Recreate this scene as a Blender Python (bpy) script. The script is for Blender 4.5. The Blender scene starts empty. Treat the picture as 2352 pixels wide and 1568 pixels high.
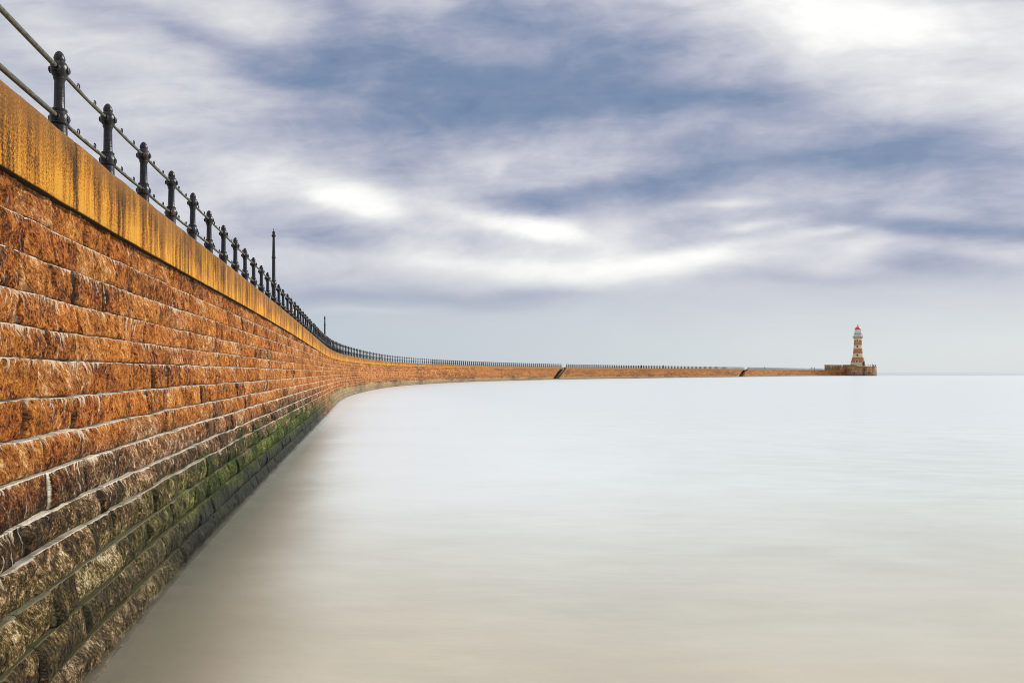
import bpy, bmesh, math, random
import numpy as np
from mathutils import Vector, Matrix
R = math.radians
random.seed(7)
rng = np.random.default_rng(11)
sc = bpy.context.scene
COL = sc.collection

# ------------------------------------------------------------------ camera
EYE = 2.2
cam = bpy.data.cameras.new('camera'); cam.lens = 24; cam.sensor_width = 36
cam.shift_y = 0.0302; cam.clip_start = 0.1; cam.clip_end = 90000
co = bpy.data.objects.new('camera', cam); COL.objects.link(co)
co.location = (0, 0, EYE); co.rotation_euler = (R(90), 0, 0)
sc.camera = co
sc.view_settings.view_transform = 'Standard'; sc.view_settings.look = 'None'
sc.view_settings.gamma = 1; sc.view_settings.exposure = 0.0
sc.view_settings.use_curve_mapping = False
sc.cycles.transparent_max_bounces = 40
sc.cycles.filter_width = 1.0

# ------------------------------------------------------------------ node helper
class NT:
    def __init__(s, tree):
        s.t = tree; s.n = tree.nodes; s.l = tree.links
    def node(s, typ, **kw):
        n = s.n.new(typ)
        for k, v in kw.items(): setattr(n, k, v)
        return n
    def put(s, inp, v):
        if v is None: return
        if isinstance(v, bpy.types.NodeSocket): s.l.new(v, inp)
        else: inp.default_value = v
    def math(s, op, a, b=None, c=None, clamp=False):
        n = s.node('ShaderNodeMath', operation=op, use_clamp=clamp)
        s.put(n.inputs[0], a); s.put(n.inputs[1], b); s.put(n.inputs[2], c)
        return n.outputs[0]
    def vmath(s, op, a, b=None, scale=None):
        n = s.node('ShaderNodeVectorMath', operation=op)
        s.put(n.inputs[0], a); s.put(n.inputs[1], b)
        if scale is not None: s.put(n.inputs['Scale'], scale)
        return n.outputs['Value'] if op in ('DOT_PRODUCT', 'LENGTH') else n.outputs[0]
    def comb(s, x, y, z=0.0):
        n = s.node('ShaderNodeCombineXYZ')
        for i, v in enumerate((x, y, z)): s.put(n.inputs[i], v)
        return n.outputs[0]
    def sep(s, v):
        n = s.node('ShaderNodeSeparateXYZ'); s.put(n.inputs[0], v); return n.outputs
    def noise(s, vec, scale=1.0, detail=4.0, rough=0.55, dist=0.0, color=False):
        n = s.node('ShaderNodeTexNoise'); s.put(n.inputs['Vector'], vec)
        n.inputs['Scale'].default_value = scale; n.inputs['Detail'].default_value = detail
        n.inputs['Roughness'].default_value = rough; n.inputs['Distortion'].default_value = dist
        return n.outputs['Color' if color else 'Fac']
    def ramp(s, f, stops, interp='LINEAR'):
        n = s.node('ShaderNodeValToRGB'); s.put(n.inputs[0], f)
        cr = n.color_ramp; cr.interpolation = interp
        while len(cr.elements) < len(stops): cr.elements.new(0.5)
        for e, (p, c) in zip(cr.elements, stops):
            e.position = p
            e.color = (c, c, c, 1) if isinstance(c, (int, float)) else (*c, 1)
        return n.outputs[0]
    def mix(s, f, a, b, mode='MIX'):
        n = s.node('ShaderNodeMix', data_type='RGBA', blend_type=mode)
        s.put(n.inputs[0], f)
        for i, v in ((6, a), (7, b)):
            if isinstance(v, tuple) and len(v) == 3: v = (*v, 1)
            s.put(n.inputs[i], v)
        return n.outputs[2]
    def maprange(s, v, a, b, c=0.0, d=1.0, smooth=False):
        n = s.node('ShaderNodeMapRange')
        if smooth: n.interpolation_type = 'SMOOTHSTEP'
        s.put(n.inputs[0], v)
        for i, q in enumerate((a, b, c, d)): n.inputs[i + 1].default_value = q
        return n.outputs[0]

# ------------------------------------------------------------------ world: daylight sky behind streaked cloud
SUN_AZ, SUN_EL = 24.8, 27.0            # the bright patch in the cloud, degrees right of the view axis
world = bpy.data.worlds.new('World'); sc.world = world; world.use_nodes = True
w = NT(world.node_tree); w.n.clear()
sky = w.node('ShaderNodeTexSky', sky_type='NISHITA', sun_disc=False)
sky.sun_elevation = R(SUN_EL); sky.sun_rotation = R(SUN_AZ)
tc = w.node('ShaderNodeTexCoord')
dirv = tc.outputs['Generated']
dx, dy, dz = w.sep(dirv)
az = w.math('ARCTAN2', dx, dy)                       # 0 = +Y, right positive
el = w.math('MINIMUM', w.math('DIVIDE', dz, w.math('SQRT', w.math('ADD', w.math('MULTIPLY', dy, dy), w.math('MULTIPLY_ADD', w.math('MULTIPLY', dx, dx), 0.05, 0.001)))), 3.0)
def adir(px, py):
    u = (px - 1176) / 1568; v = (853.3 - py) / 1568
    return math.atan(u), v / math.sqrt(1 + .05 * u * u)
base = w.comb(az, el, 0.0)
wn = w.noise(w.comb(w.math('MULTIPLY', az, 2.2), w.math('MULTIPLY', el, 7.0), 3.0), 1.0, 5, 0.55, color=True)
warp = w.vmath('MULTIPLY', w.vmath('SUBTRACT', wn, (0.5, 0.5, 0.5)), (0.17, 0.075, 0.0))
pos = w.vmath('ADD', base, warp)
# cloud masses: centre and half size as angles; tilt in degrees; light (+) or dark (-)
blobs = [
 (1300,225,360,75,-4,-.42),(1000,215,300,80,-8,-.34),(1620,250,330,45,-6,-.30),(820,110,260,80,-14,-.16),(1250,90,420,70,-10,-.22),
 (1150,30,420,60,0,-.14),(680,190,200,110,-10,-.16),(860,310,220,55,-4,-.22),(760,60,200,60,-30,-.12),(2080,300,220,30,-4,-.12),(2120,440,260,60,0,-.10),(1500,130,220,70,-14,-.14),(1880,280,200,40,-10,-.14),(640,700,260,30,0,-.10),
 (1350,450,190,32,7,-.50),(1600,400,220,40,12,-.26),(1900,380,300,40,-4,-.26),(2210,365,230,42,-5,-.46),(2250,535,210,24,-2,-.62),
 (1990,510,150,20,-6,-.34),(2200,470,240,40,0,-.12),(1480,345,260,28,8,-.10),(1080,290,160,45,-4,-.34),
 (1330,318,200,34,4,.20),(1230,365,150,30,0,.12),(1640,300,200,20,0,.06),
 (1890,20,210,62,-6,.95),(1900,130,330,90,0,.16),(2250,60,260,110,0,.16),(2280,232,190,34,5,.26),(2120,160,200,60,20,.08),
 (800,455,105,32,-8,1.0),(890,490,90,24,-16,.6),(640,380,150,46,14,.16),(560,400,90,40,30,.16),
 (1230,530,130,22,-8,.75),(1120,490,110,18,-10,.38),(1370,625,210,28,4,.70),(1600,600,120,20,8,.46),(1150,600,220,26,2,.30),(980,605,200,26,-4,.22),
 (1640,461,70,9,4,.30),(1710,519,50,9,14,.30),(1860,533,80,11,8,.36),(1950,590,70,24,25,.26),(1690,560,60,10,10,.16),(2250,590,160,22,0,.18),
 (1860,640,200,14,0,-.16),(2100,610,170,16,-4,-.22),(1560,560,160,12,8,-.14),(1780,480,160,14,8,-.08),
 (640,25,160,36,-6,.46),(330,130,190,62,-8,.34),(520,245,150,48,-8,.18),(60,60,110,90,0,.12),(420,60,190,26,-18,-.26),(180,30,110,34,-24,-.22),
 (640,175,150,34,-12,-.20),(600,315,200,36,0,-.20),(840,385,170,28,-4,-.22),(620,480,120,26,8,-.14),(760,560,130,26,-4,-.16),(250,250,120,60,0,.02),
 (960,682,300,22,0,-.30),(1250,672,120,18,6,-.18),(830,720,110,8,2,.18),(1130,395,16,12,0,.22),
]
acc = None
for (px, py, sx, sy, rot, amp) in blobs:
    a0, e0 = adir(px, py); u = (px - 1176) / 1568
    c2 = 1 / (1 + u * u)
    m = w.node('ShaderNodeMapping', vector_type='TEXTURE')
    w.put(m.inputs['Vector'], pos)
    m.inputs['Location'].default_value = (a0, e0, 0)
    m.inputs['Rotation'].default_value = (0, 0, R(rot))
    m.inputs['Scale'].default_value = (sx / 1568 * c2 * 1.15, sy / 1568 * 1.15, 1)
    d2 = w.vmath('DOT_PRODUCT', m.outputs[0], m.outputs[0])
    g = w.math('POWER', 0.3679, d2)
    acc = w.math('MULTIPLY_ADD', g, amp, acc if acc is not None else 0.60)
# drifting streaks and soft clumps
st1 = w.noise(w.comb(w.math('MULTIPLY', az, 3.0), w.math('MULTIPLY_ADD', az, -2.2, w.math('MULTIPLY', el, 24.0)), 1.0), 1.0, 5, 0.6, 0.6)
st2 = w.noise(w.comb(w.math('MULTIPLY', az, 6.5), w.math('MULTIPLY', el, 12.0), 9.0), 1.0, 6, 0.56, 0.35)
st3 = w.noise(w.comb(w.math('MULTIPLY', az, 15.0), w.math('MULTIPLY_ADD', az, -3.0, w.math('MULTIPLY', el, 34.0)), 5.0), 1.0, 5, 0.6, 0.8)
st4 = w.noise(w.comb(w.math('MULTIPLY', az, 3.6), w.math('MULTIPLY', el, 9.0), 31.0), 1.0, 3, 0.5, 1.2)
up = w.maprange(el, R(5), R(12), 0.12, 1.0, True)
tex = w.math('ADD', w.math('MULTIPLY', w.math('SUBTRACT', st1, 0.5), 0.26), w.math('MULTIPLY', w.math('SUBTRACT', st2, 0.5), 0.66))
tex = w.math('MULTIPLY_ADD', w.math('SUBTRACT', st3, 0.5), 0.27, tex)
tex = w.math('MULTIPLY_ADD', w.math('SUBTRACT', st4, 0.5), 0.40, tex)
acc = w.math('MULTIPLY_ADD', w.math('MULTIPLY', tex, 0.45), up, acc)
acc = w.math('MULTIPLY_ADD', w.math('TANH', w.math('MULTIPLY', w.math('SUBTRACT', acc, 0.59), 1.30)), 0.5, 0.49)
acc = w.math('MULTIPLY_ADD', w.math('MULTIPLY', tex, 0.55), up, acc)
cloud = w.ramp(acc, [(0.0, (.16, .235, .385)), (0.13, (.215, .285, .43)), (0.28, (.355, .39, .52)), (0.42, (.51, .525, .62)), (0.56, (.655, .665, .715)),
                     (0.70, (.79, .79, .805)), (0.80, (.93, .92, .91)), (0.90, (1.06, 1.05, 1.02))])
hz = w.mix(w.maprange(az, -0.5, 0.4), (.47, .55, .63), (.69, .745, .775))
hf = w.maprange(w.math('MULTIPLY_ADD', w.math('SUBTRACT', st4, 0.5), 0.10, el), R(1.8), R(8.8), 1.0, 0.0, True)
cloud = w.mix(w.math('MULTIPLY', hf, 0.92), cloud, hz)
skyc = w.vmath('MULTIPLY', sky.outputs[0], (0.10, 0.10, 0.10))
final = w.mix(0.93, skyc, cloud)
bg = w.node('ShaderNodeBackground'); w.put(bg.inputs[0], final); bg.inputs[1].default_value = 1.0
wo = w.node('ShaderNodeOutputWorld'); w.l.new(bg.outputs[0], wo.inputs[0])

# ------------------------------------------------------------------ sun
sl = bpy.data.lights.new('sun', 'SUN'); sl.energy = 3.6; sl.angle = R(12); sl.color = (1.0, .95, .87)
so = bpy.data.objects.new('sun', sl); COL.objects.link(so)
sd = Vector((math.sin(R(SUN_AZ + 38)) * math.cos(R(SUN_EL + 4)), math.cos(R(SUN_AZ + 38)) * math.cos(R(SUN_EL + 4)), math.sin(R(SUN_EL + 4))))
so.rotation_euler = sd.to_track_quat('Z', 'Y').to_euler(); so.location = (30, -10, 60)
sky.sun_elevation = R(SUN_EL + 4); sky.sun_rotation = R(SUN_AZ + 38)

# ------------------------------------------------------------------ mesh helpers
def tag(o, label=None, cat=None, group=None, kind=None):
    if label: o['label'] = label
    if cat: o['category'] = cat
    if group: o['group'] = group
    if kind: o['kind'] = kind
    return o
def empty(name, loc=(0, 0, 0), parent=None):
    o = bpy.data.objects.new(name, None); COL.objects.link(o); o.location = loc
    o.empty_display_size = 0.2
    if parent: o.parent = parent
    return o
def link(name, me, m=None, parent=None, loc=None):
    o = bpy.data.objects.new(name, me); COL.objects.link(o)
    if m is not None and not me.materials: me.materials.append(m)
    if parent: o.parent = parent
    if loc is not None: o.location = loc
    return o
def mesh_np(name, V, Fq, uv=None, col=None, smooth=True):
    """vertices (n,3), quads (m,4); uv (n,2) and col (n,4) per vertex"""
    me = bpy.data.meshes.new(name)
    V = np.asarray(V, dtype=np.float32); Fq = np.asarray(Fq, dtype=np.int32)
    me.vertices.add(len(V)); me.vertices.foreach_set('co', V.ravel())
    me.loops.add(Fq.size); me.loops.foreach_set('vertex_index', Fq.ravel())
    me.polygons.add(len(Fq))
    me.polygons.foreach_set('loop_start', np.arange(0, Fq.size, Fq.shape[1], dtype=np.int32))
    me.polygons.foreach_set('use_smooth', np.full(len(Fq), smooth))
    me.update(calc_edges=True)
    if uv is not None:
        l = me.uv_layers.new(name='UVMap'); l.data.foreach_set('uv', np.asarray(uv, np.float32)[Fq.ravel()].ravel())
    if col is not None:
        a = me.color_attributes.new('mark', 'FLOAT_COLOR', 'POINT'); a.data.foreach_set('color', np.asarray(col, np.float32).ravel())
    me.validate()
    return me
def grid_faces(nr, nc, keep=None):
    i = np.arange(nr - 1)[:, None] * nc + np.arange(nc - 1)[None, :]
    f = np.stack([i, i + 1, i + nc + 1, i + nc], -1)
    if keep is not None: f = f[:, keep]
    return f.reshape(-1, 4)
def lathe(bm, prof, n=16, c=(0, 0, 0), ang0=0.0):
    rings = []
    for r, z in prof:
        if r < 1e-5: rings.append([bm.verts.new((c[0], c[1], c[2] + z))])
        else: rings.append([bm.verts.new((c[0] + r * math.cos(ang0 + 2 * math.pi * i / n), c[1] + r * math.sin(ang0 + 2 * math.pi * i / n), c[2] + z)) for i in range(n)])
    for a, b in zip(rings, rings[1:]):
        for i in range(n):
            j = (i + 1) % n
            if len(a) == 1 and len(b) == 1: continue
            if len(a) == 1: bm.faces.new((a[0], b[j], b[i]))
            elif len(b) == 1: bm.faces.new((a[i], a[j], b[0]))
            else: bm.faces.new((a[i], a[j], b[j], b[i]))
def box(bm, x0, x1, y0, y1, z0, z1, M=None):
    v = [bm.verts.new((x, y, z)) for z in (z0, z1) for x, y in ((x0, y0), (x1, y0), (x1, y1), (x0, y1))]
    for f in ((3, 2, 1, 0), (4, 5, 6, 7), (0, 1, 5, 4), (1, 2, 6, 5), (2, 3, 7, 6), (3, 0, 4, 7)): bm.faces.new([v[i] for i in f])
    if M is not None:
        for q in v: q.co = M @ q.co
def tube(bm, pts, r, n=8, cap=True):
    pts = [Vector(p) for p in pts]; rings = []
    for i, p in enumerate(pts):
        d = (pts[min(i + 1, len(pts) - 1)] - pts[max(i - 1, 0)]).normalized()
        u = d.cross(Vector((0, 0, 1)));
        if u.length < 1e-3: u = Vector((1, 0, 0))
        u.normalize(); q = u.cross(d).normalized()
        rr = r[i] if hasattr(r, '__len__') else r
        rings.append([bm.verts.new(p + (u * math.cos(2 * math.pi * k / n) + q * math.sin(2 * math.pi * k / n)) * rr) for k in range(n)])
    for a, b in zip(rings, rings[1:]):
        for k in range(n): bm.faces.new((a[k], b[k], b[(k + 1) % n], a[(k + 1) % n]))
    if cap: bm.faces.new(rings[0]); bm.faces.new(rings[-1][::-1])
def finish(bm, name, smooth=True, angle=40, bevel=None):
    if bevel: bmesh.ops.bevel(bm, geom=bm.edges[:], offset=bevel, segments=2, affect='EDGES')
    bmesh.ops.recalc_face_normals(bm, faces=bm.faces[:])
    me = bpy.data.meshes.new(name); bm.to_mesh(me); bm.free()
    if smooth:
        me.polygons.foreach_set('use_smooth', [True] * len(me.polygons))
        me.set_sharp_from_angle(angle=R(angle))
    return me

# numpy lattice noise ----------------------------------------------------------
def _hash(ix, iy, seed):
    h = (ix.astype(np.int64) * 374761393 + iy.astype(np.int64) * 668265263 + seed * 974634777) & 0xffffffff
    h = ((h ^ (h >> 13)) * 1274126177) & 0xffffffff
    return ((h ^ (h >> 16)) & 0xffff) / 65535.0
def vnoise(x, y, seed=0):
    x, y = np.broadcast_arrays(x, y)
    ix = np.floor(x); iy = np.floor(y); fx = x - ix; fy = y - iy
    ix = ix.astype(np.int64); iy = iy.astype(np.int64)
    fx = fx * fx * fx * (fx * (fx * 6 - 15) + 10); fy = fy * fy * fy * (fy * (fy * 6 - 15) + 10)
    a = _hash(ix, iy, seed); b = _hash(ix + 1, iy, seed); c = _hash(ix, iy + 1, seed); d = _hash(ix + 1, iy + 1, seed)
    return (a * (1 - fx) + b * fx) * (1 - fy) + (c * (1 - fx) + d * fx) * fy - 0.5
def fbm(x, y, oct=4, seed=0, gain=0.5, ridge=False):
    s = 0; a = 1.0; t = 0
    for o in range(oct):
        n = vnoise(x * 2 ** o + 17.3 * o, y * 2 ** o - 9.1 * o, seed + o)
        if ridge: n = 0.5 - np.abs(n) * 2
        s = s + a * n; t += a; a *= gain
    return s / t

# ------------------------------------------------------------------ plan line of the pier
KN = [0, 12, 25, 35, 45, 55, 65, 80, 100, 130, 170, 230, 300, 400, 560]
KV = [.0152, .00038, -.00007, -.0002, .00014, .00434, .00477, .00185, .00516, .00544, .00478, .00305, .00052, -.00145, .00989]
S0, DS = -12.0, 0.25
_s = np.arange(S0, 562, DS)
_k = np.where(_s < 0, 0.004, np.interp(_s, KN, KV))
_th = np.cumsum(_k) * DS
_th += -0.30292 - np.interp(0, _s, _th)
_X = np.cumsum(np.sin(_th)) * DS; _Y = np.cumsum(np.cos(_th)) * DS
_X += -2.194 - np.interp(0, _s, _X); _Y += -np.interp(0, _s, _Y)
def plan(s, off=0.0):
    """point on the coping face line at chainage s, moved off metres towards the sea"""
    x = np.interp(s, _s, _X); y = np.interp(s, _s, _Y); t = np.interp(s, _s, _th)
    return x + off * np.cos(t), y - off * np.sin(t)
def heading(s): return np.interp(s, _s, _th)
def ztop(s):
    y = np.interp(s, _s, _Y); t = np.clip((y - 12) / 38, 0, 1); t = t * t * (3 - 2 * t)
    return EYE + (0.915 * (1 - t) + 0.76 * t) * EYE
S_END = 538.0
STAIRS = [(223.3, 2.9, 7.5), (384.0, 4.2, 9.5)]      # chainage of the top opening, opening length, run of the flight
COPE = 0.61
ZL = np.array([-.76, -.50, -.24, .02, .279, .52, .775, 1.033, 1.243, 1.509, 1.757, 2.016, 2.296, 2.523, 2.776, 3.066, 3.351, 3.63, 3.90])   # bed joints
NCO = len(ZL) - 1; KTOP = NCO - 2

# ------------------------------------------------------------------ materials
def mat(name):
    m = bpy.data.materials.new(name); m.use_nodes = True
    t = NT(m.node_tree); b = t.n['Principled BSDF']
    return m, t, b
def bump(t, b, h, dist=0.02, strength=1.0):
    n = t.node('ShaderNodeBump'); n.inputs['Strength'].default_value = strength; n.inputs['Distance'].default_value = dist
    t.put(n.inputs['Height'], h); t.l.new(n.outputs[0], b.inputs['Normal']); return n

def sandstone():
    m, t, b = mat('rock_faced_granite')
    uv = t.node('ShaderNodeUVMap').outputs[0]
    at = t.node('ShaderNodeAttribute', attribute_name='mark')
    rnd, mort, tt = t.sep(at.outputs['Color']); dark = at.outputs['Alpha']
    u, v, _ = t.sep(uv)
    off = t.math('MULTIPLY', rnd, 37.0)
    # grain slants down to the right a little on each block, differently block to block
    slant = t.math('MULTIPLY_ADD', v, t.math('MULTIPLY_ADD', rnd, 0.6, -0.1), u)
    p = t.comb(slant, v, off)
    pg = t.comb(t.math('MULTIPLY', slant, 15.0), t.math('MULTIPLY', v, 12.0), off)
    n1 = t.noise(pg, 1.0, 8, 0.74, 0.15)
    vo = t.node('ShaderNodeTexVoronoi', feature='F1'); t.put(vo.inputs['Vector'], t.vmath('ADD', t.comb(t.math('MULTIPLY', slant, 8.5), t.math('MULTIPLY', v, 6.0), off), t.vmath('MULTIPLY', t.noise(pg, 0.6, 3, 0.6, 0.0, True), (1.6, 1.6, 0.0))))
    chip, chx, _c = t.sep(vo.outputs['Color']); cd = vo.outputs['Distance']
    n2 = t.noise(t.comb(t.math('MULTIPLY', slant, 4.0), t.math('MULTIPLY', v, 3.0), off), 1.0, 4, 0.6, 0.8)
    n3 = t.noise(t.comb(t.math('MULTIPLY', slant, 62.0), t.math('MULTIPLY', v, 40.0), off), 1.0, 5, 0.7, 0.0)
    f = t.math('ADD', t.math('MULTIPLY', n1, 0.50), t.math('ADD', t.math('MULTIPLY', n2, 0.26), t.math('MULTIPLY', n3, 0.52)))
    f = t.math('ADD', f, -0.03)
    f = t.math('MULTIPLY_ADD', t.math('SUBTRACT', rnd, 0.5), 0.11, f)
    f = t.math('MULTIPLY_ADD', t.math('SUBTRACT', chip, 0.5), 0.05, f)
    f = t.math('MULTIPLY_ADD', t.math('SUBTRACT', f, 0.61), 1.85, 0.50)
    warm = t.ramp(f, [(0.26, (.014, .005, .002)), (0.37, (.10, .030, .007)), (0.46, (.32, .092, .013)), (0.55, (.53, .180, .022)),
                      (0.66, (.64, .27, .055)), (0.80, (.88, .58, .28))])
    grey = t.ramp(f, [(0.30, (.010, .006, .003)), (0.43, (.048, .027, .013)), (0.54, (.130, .072, .033)), (0.63, (.32, .195, .100)),
                      (0.71, (.60, .44, .30)), (0.80, (.88, .74, .58))])
    olive = t.ramp(f, [(0.24, (.012, .012, .006)), (0.42, (.040, .036, .012)), (0.54, (.110, .092, .028)), (0.64, (.27, .225, .08)), (0.75, (.58, .52, .34))])
    green = t.ramp(f, [(0.28, (.003, .006, .001)), (0.44, (.012, .026, .002)), (0.56, (.036, .068, .002)), (0.72, (.16, .20, .012))])
    wob = t.noise(t.comb(t.math('MULTIPLY', u, 0.25), t.math('MULTIPLY', v, 0.9), 4.0), 1.0, 3, 0.6)
    zw = t.math('MULTIPLY_ADD', t.math('SUBTRACT', wob, 0.5), 0.9, v)
    c = t.mix(t.math('MULTIPLY', t.maprange(zw, 1.2, 1.8, 1.0, 0.0, True), t.maprange(u, 22, 40, 1.0, 0.15)), warm, grey)
    c = t.mix(t.math('MULTIPLY', t.maprange(rnd, 0.62, 0.9, 0, 1, True), 0.28), c, grey)
    hue = t.math('FRACT', t.math('MULTIPLY', rnd, 17.3))
    tone = t.ramp(hue, [(0.0, (.62, .50, .44)), (0.25, (1.0, .80, .62)), (0.5, (1.08, 1.0, .95)), (0.75, (.88, .86, .84)), (1.0, (1.12, 1.08, .85))])
    c = t.mix(t.maprange(u, 60, 160, .50, .35), c, t.mix(1.0, c, tone, 'MULTIPLY'))
    bl = t.noise(t.comb(t.math('MULTIPLY', u, 3.4), t.math('MULTIPLY', v, 4.2), 91.0), 1.0, 5, .72)
    c = t.mix(t.math('MULTIPLY', t.maprange(bl, .54, .64, 0, .72, True), t.maprange(v, 1.6, 2.8, .25, 1.0, True)), c, t.mix(n3, (.012, .006, .004), (.13, .055, .028)))
    # upper courses of the near wall carry a redder, darker crust
    c = t.mix(t.maprange(zw, 2.7, 3.7, 0.0, 0.38, True), c, t.mix(1.0, c, (.62, .56, .55), 'MULTIPLY'))
    c = t.mix(t.math('MULTIPLY', t.math('MULTIPLY', t.maprange(zw, 0.65, 1.15, 0.80, 0.0, True), t.maprange(u, 4.5, 8.0, .45, 1.0, True)), t.maprange(zw, 0.25, 0.6, 0.25, 1.0, True)), c, olive)
    # weed belt just above the water, strongest some metres out
    gz = t.math('MULTIPLY_ADD', t.noise(t.comb(t.math('MULTIPLY', u, 0.9), t.math('MULTIPLY', v, 2.2), 8.0), 1.0, 5, 0.70), 3.2, -1.6)
    belt = t.math('MULTIPLY', t.maprange(u, 5.0, 11.0, 0.15, .9, True), t.maprange(u, 26, 38, 1, 0, True))
    gf = t.math('MULTIPLY', belt, t.maprange(t.math('SUBTRACT', gz, v), -1.15, -0.75, 0, 1, True))
    c = t.mix(gf, c, green)
    # pale dry stone skirt of the far wall
    skirt = t.math('MULTIPLY', t.maprange(u, 38, 50, 0, 1, True), t.maprange(zw, 0.75, 0.95, 1, 0, True))
    c = t.mix(t.math('MULTIPLY', skirt, 0.85), c, t.mix(t.math('MULTIPLY_ADD', f, 1.6, -0.4, True), (.24, .175, .085), (.56, .44, .26)))
    # dark seep patches on the far wall over the skirt
    sp = t.noise(t.comb(t.math('MULTIPLY', u, 0.16), t.math('MULTIPLY', v, 0.5), 21.0), 1.0, 4, 0.7)
    spf = t.math('MULTIPLY', t.maprange(sp, 0.56, 0.66, 0, 0.85, True), t.math('MULTIPLY', t.maprange(u, 45, 60, 0, 1), t.math('MULTIPLY', t.maprange(v, 0.5, 0.8, 0, 1, True), t.maprange(v, 1.3, 1.9, 1, 0, True))))
    c = t.mix(spf, c, (.035, .030, .018))
    bp = t.noise(t.comb(t.math('MULTIPLY', u, 0.09), t.math('MULTIPLY', v, 0.35), 51.0), 1.0, 5, 0.7)
    c = t.mix(t.math('MULTIPLY', t.maprange(u, 40, 80, 0.3, 1), t.maprange(bp, 0.48, 0.62, 0, 0.75, True)), c, t.mix(1.0, c, (.45, .40, .46), 'MULTIPLY'))
    # wet black line at the water
    wet = t.maprange(t.math('MULTIPLY_ADD', wob, 0.30, v), 0.46, 0.82, 1.0, 0.0, True)
    wetn = t.math('MULTIPLY', wet, t.maprange(u, 5.5, 9.0, 0.30, 0.97, True))
    wetn = t.math('MULTIPLY', wetn, t.maprange(u, 26, 42, 1, 0.35, True))
    c = t.mix(wetn, c, t.mix(0.16, (.006, .008, .007), c))
    # lime bloom creeping down from the joints
    ln = t.noise(t.comb(t.math('MULTIPLY', u, 22.0), t.math('MULTIPLY', v, 5.0), 2.0), 1.0, 6, 0.75, 0.5)
    lp = t.noise(t.comb(t.math('MULTIPLY', u, 0.8), t.math('MULTIPLY', v, 1.4), 13.0), 1.0, 3, 0.6)
    top = t.math('MULTIPLY', t.math('POWER', tt, 6.0), t.maprange(v, 1.0, 1.5, .5, 1.25))
    lf = t.math('ADD', t.math('MULTIPLY_ADD', ln, 1.15, -0.265), t.math('ADD', t.math('MULTIPLY', top, 0.13), t.math('MULTIPLY', lp, 0.42)))
    lime = t.math('MULTIPLY', t.maprange(lf, 0.62, 0.75, 0, 0.9, True), t.maprange(v, 0.7, 1.2, 0.15, 1.0))
    lime = t.math('MULTIPLY', lime, t.math('SUBTRACT', 1.0, t.math('MAXIMUM', wetn, t.math('MULTIPLY', gf, .8))))
    c = t.mix(lime, c, (.74, .60, .43))
    pit = t.noise(t.comb(t.math('MULTIPLY', u, 30.0), t.math('MULTIPLY', v, 21.0), 77.0), 1.0, 3, 0.6)
    c = t.mix(t.maprange(pit, 0.64, 0.70, 0, 0.8, True), c, (.022, .012, .007))
    # joints: cream lime on the open ledges low down, dark and grey above eye height
    jn = t.noise(t.comb(t.math('MULTIPLY', u, 9.0), t.math('MULTIPLY', v, 20.0), 5.0), 1.0, 6, 0.7)
    jc = t.mix(t.maprange(jn, 0.42, 0.52), (.055, .045, .035), (.72, .64, .50))
    mold = t.maprange(t.noise(t.comb(t.math('MULTIPLY', u, 3.0), t.math('MULTIPLY', v, 3.0), 61.0), 1.0, 6, .75), .48, .62, 0, .75, True)
    low = t.mix(t.maprange(v, 0.65, 1.2, 0, 1, True), (.13, .13, .055), (.92, .84, .68))
    low = t.mix(mold, low, (.20, .16, .10))
    jc = t.mix(t.maprange(v, 1.3, 2.2, 1.0, 0.0, True), jc, low)
    jc = t.mix(t.maprange(u, 25, 60, 0, .8), jc, (.80, .50, .20))
    jf = t.math('MULTIPLY', t.maprange(t.math('MULTIPLY_ADD', t.math('SUBTRACT', jn, 0.5), 1.3, mort), 0.42, 0.70, 0, 1, True), t.maprange(u, 25, 70, 1.0, 0.85))
    c = t.mix(t.math('MULTIPLY', jf, t.math('SUBTRACT', 1.0, t.math('MAXIMUM', t.math('MULTIPLY', gf, .85), t.math('MULTIPLY', wetn, .9)))), c, jc)
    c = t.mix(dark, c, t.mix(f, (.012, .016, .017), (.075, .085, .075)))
    t.l.new(c, b.inputs['Base Color'])
    t.put(b.inputs['Roughness'], t.math('SUBTRACT', t.maprange(wet, 0, 1, 0.80, 0.50), t.math('MULTIPLY', gf, 0.0)))
    b.inputs['Specular IOR Level'].default_value = 0.18
    hgt = t.math('ADD', t.math('MULTIPLY', n1, 0.8), t.math('ADD', t.math('MULTIPLY', n3, 0.5), t.math('ADD', t.math('MULTIPLY', cd, 0.35), t.math('MULTIPLY', chip, 0.15))))
    bump(t, b, hgt, 0.035, 1.0)
    return m
M_STONE = sandstone()

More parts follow.
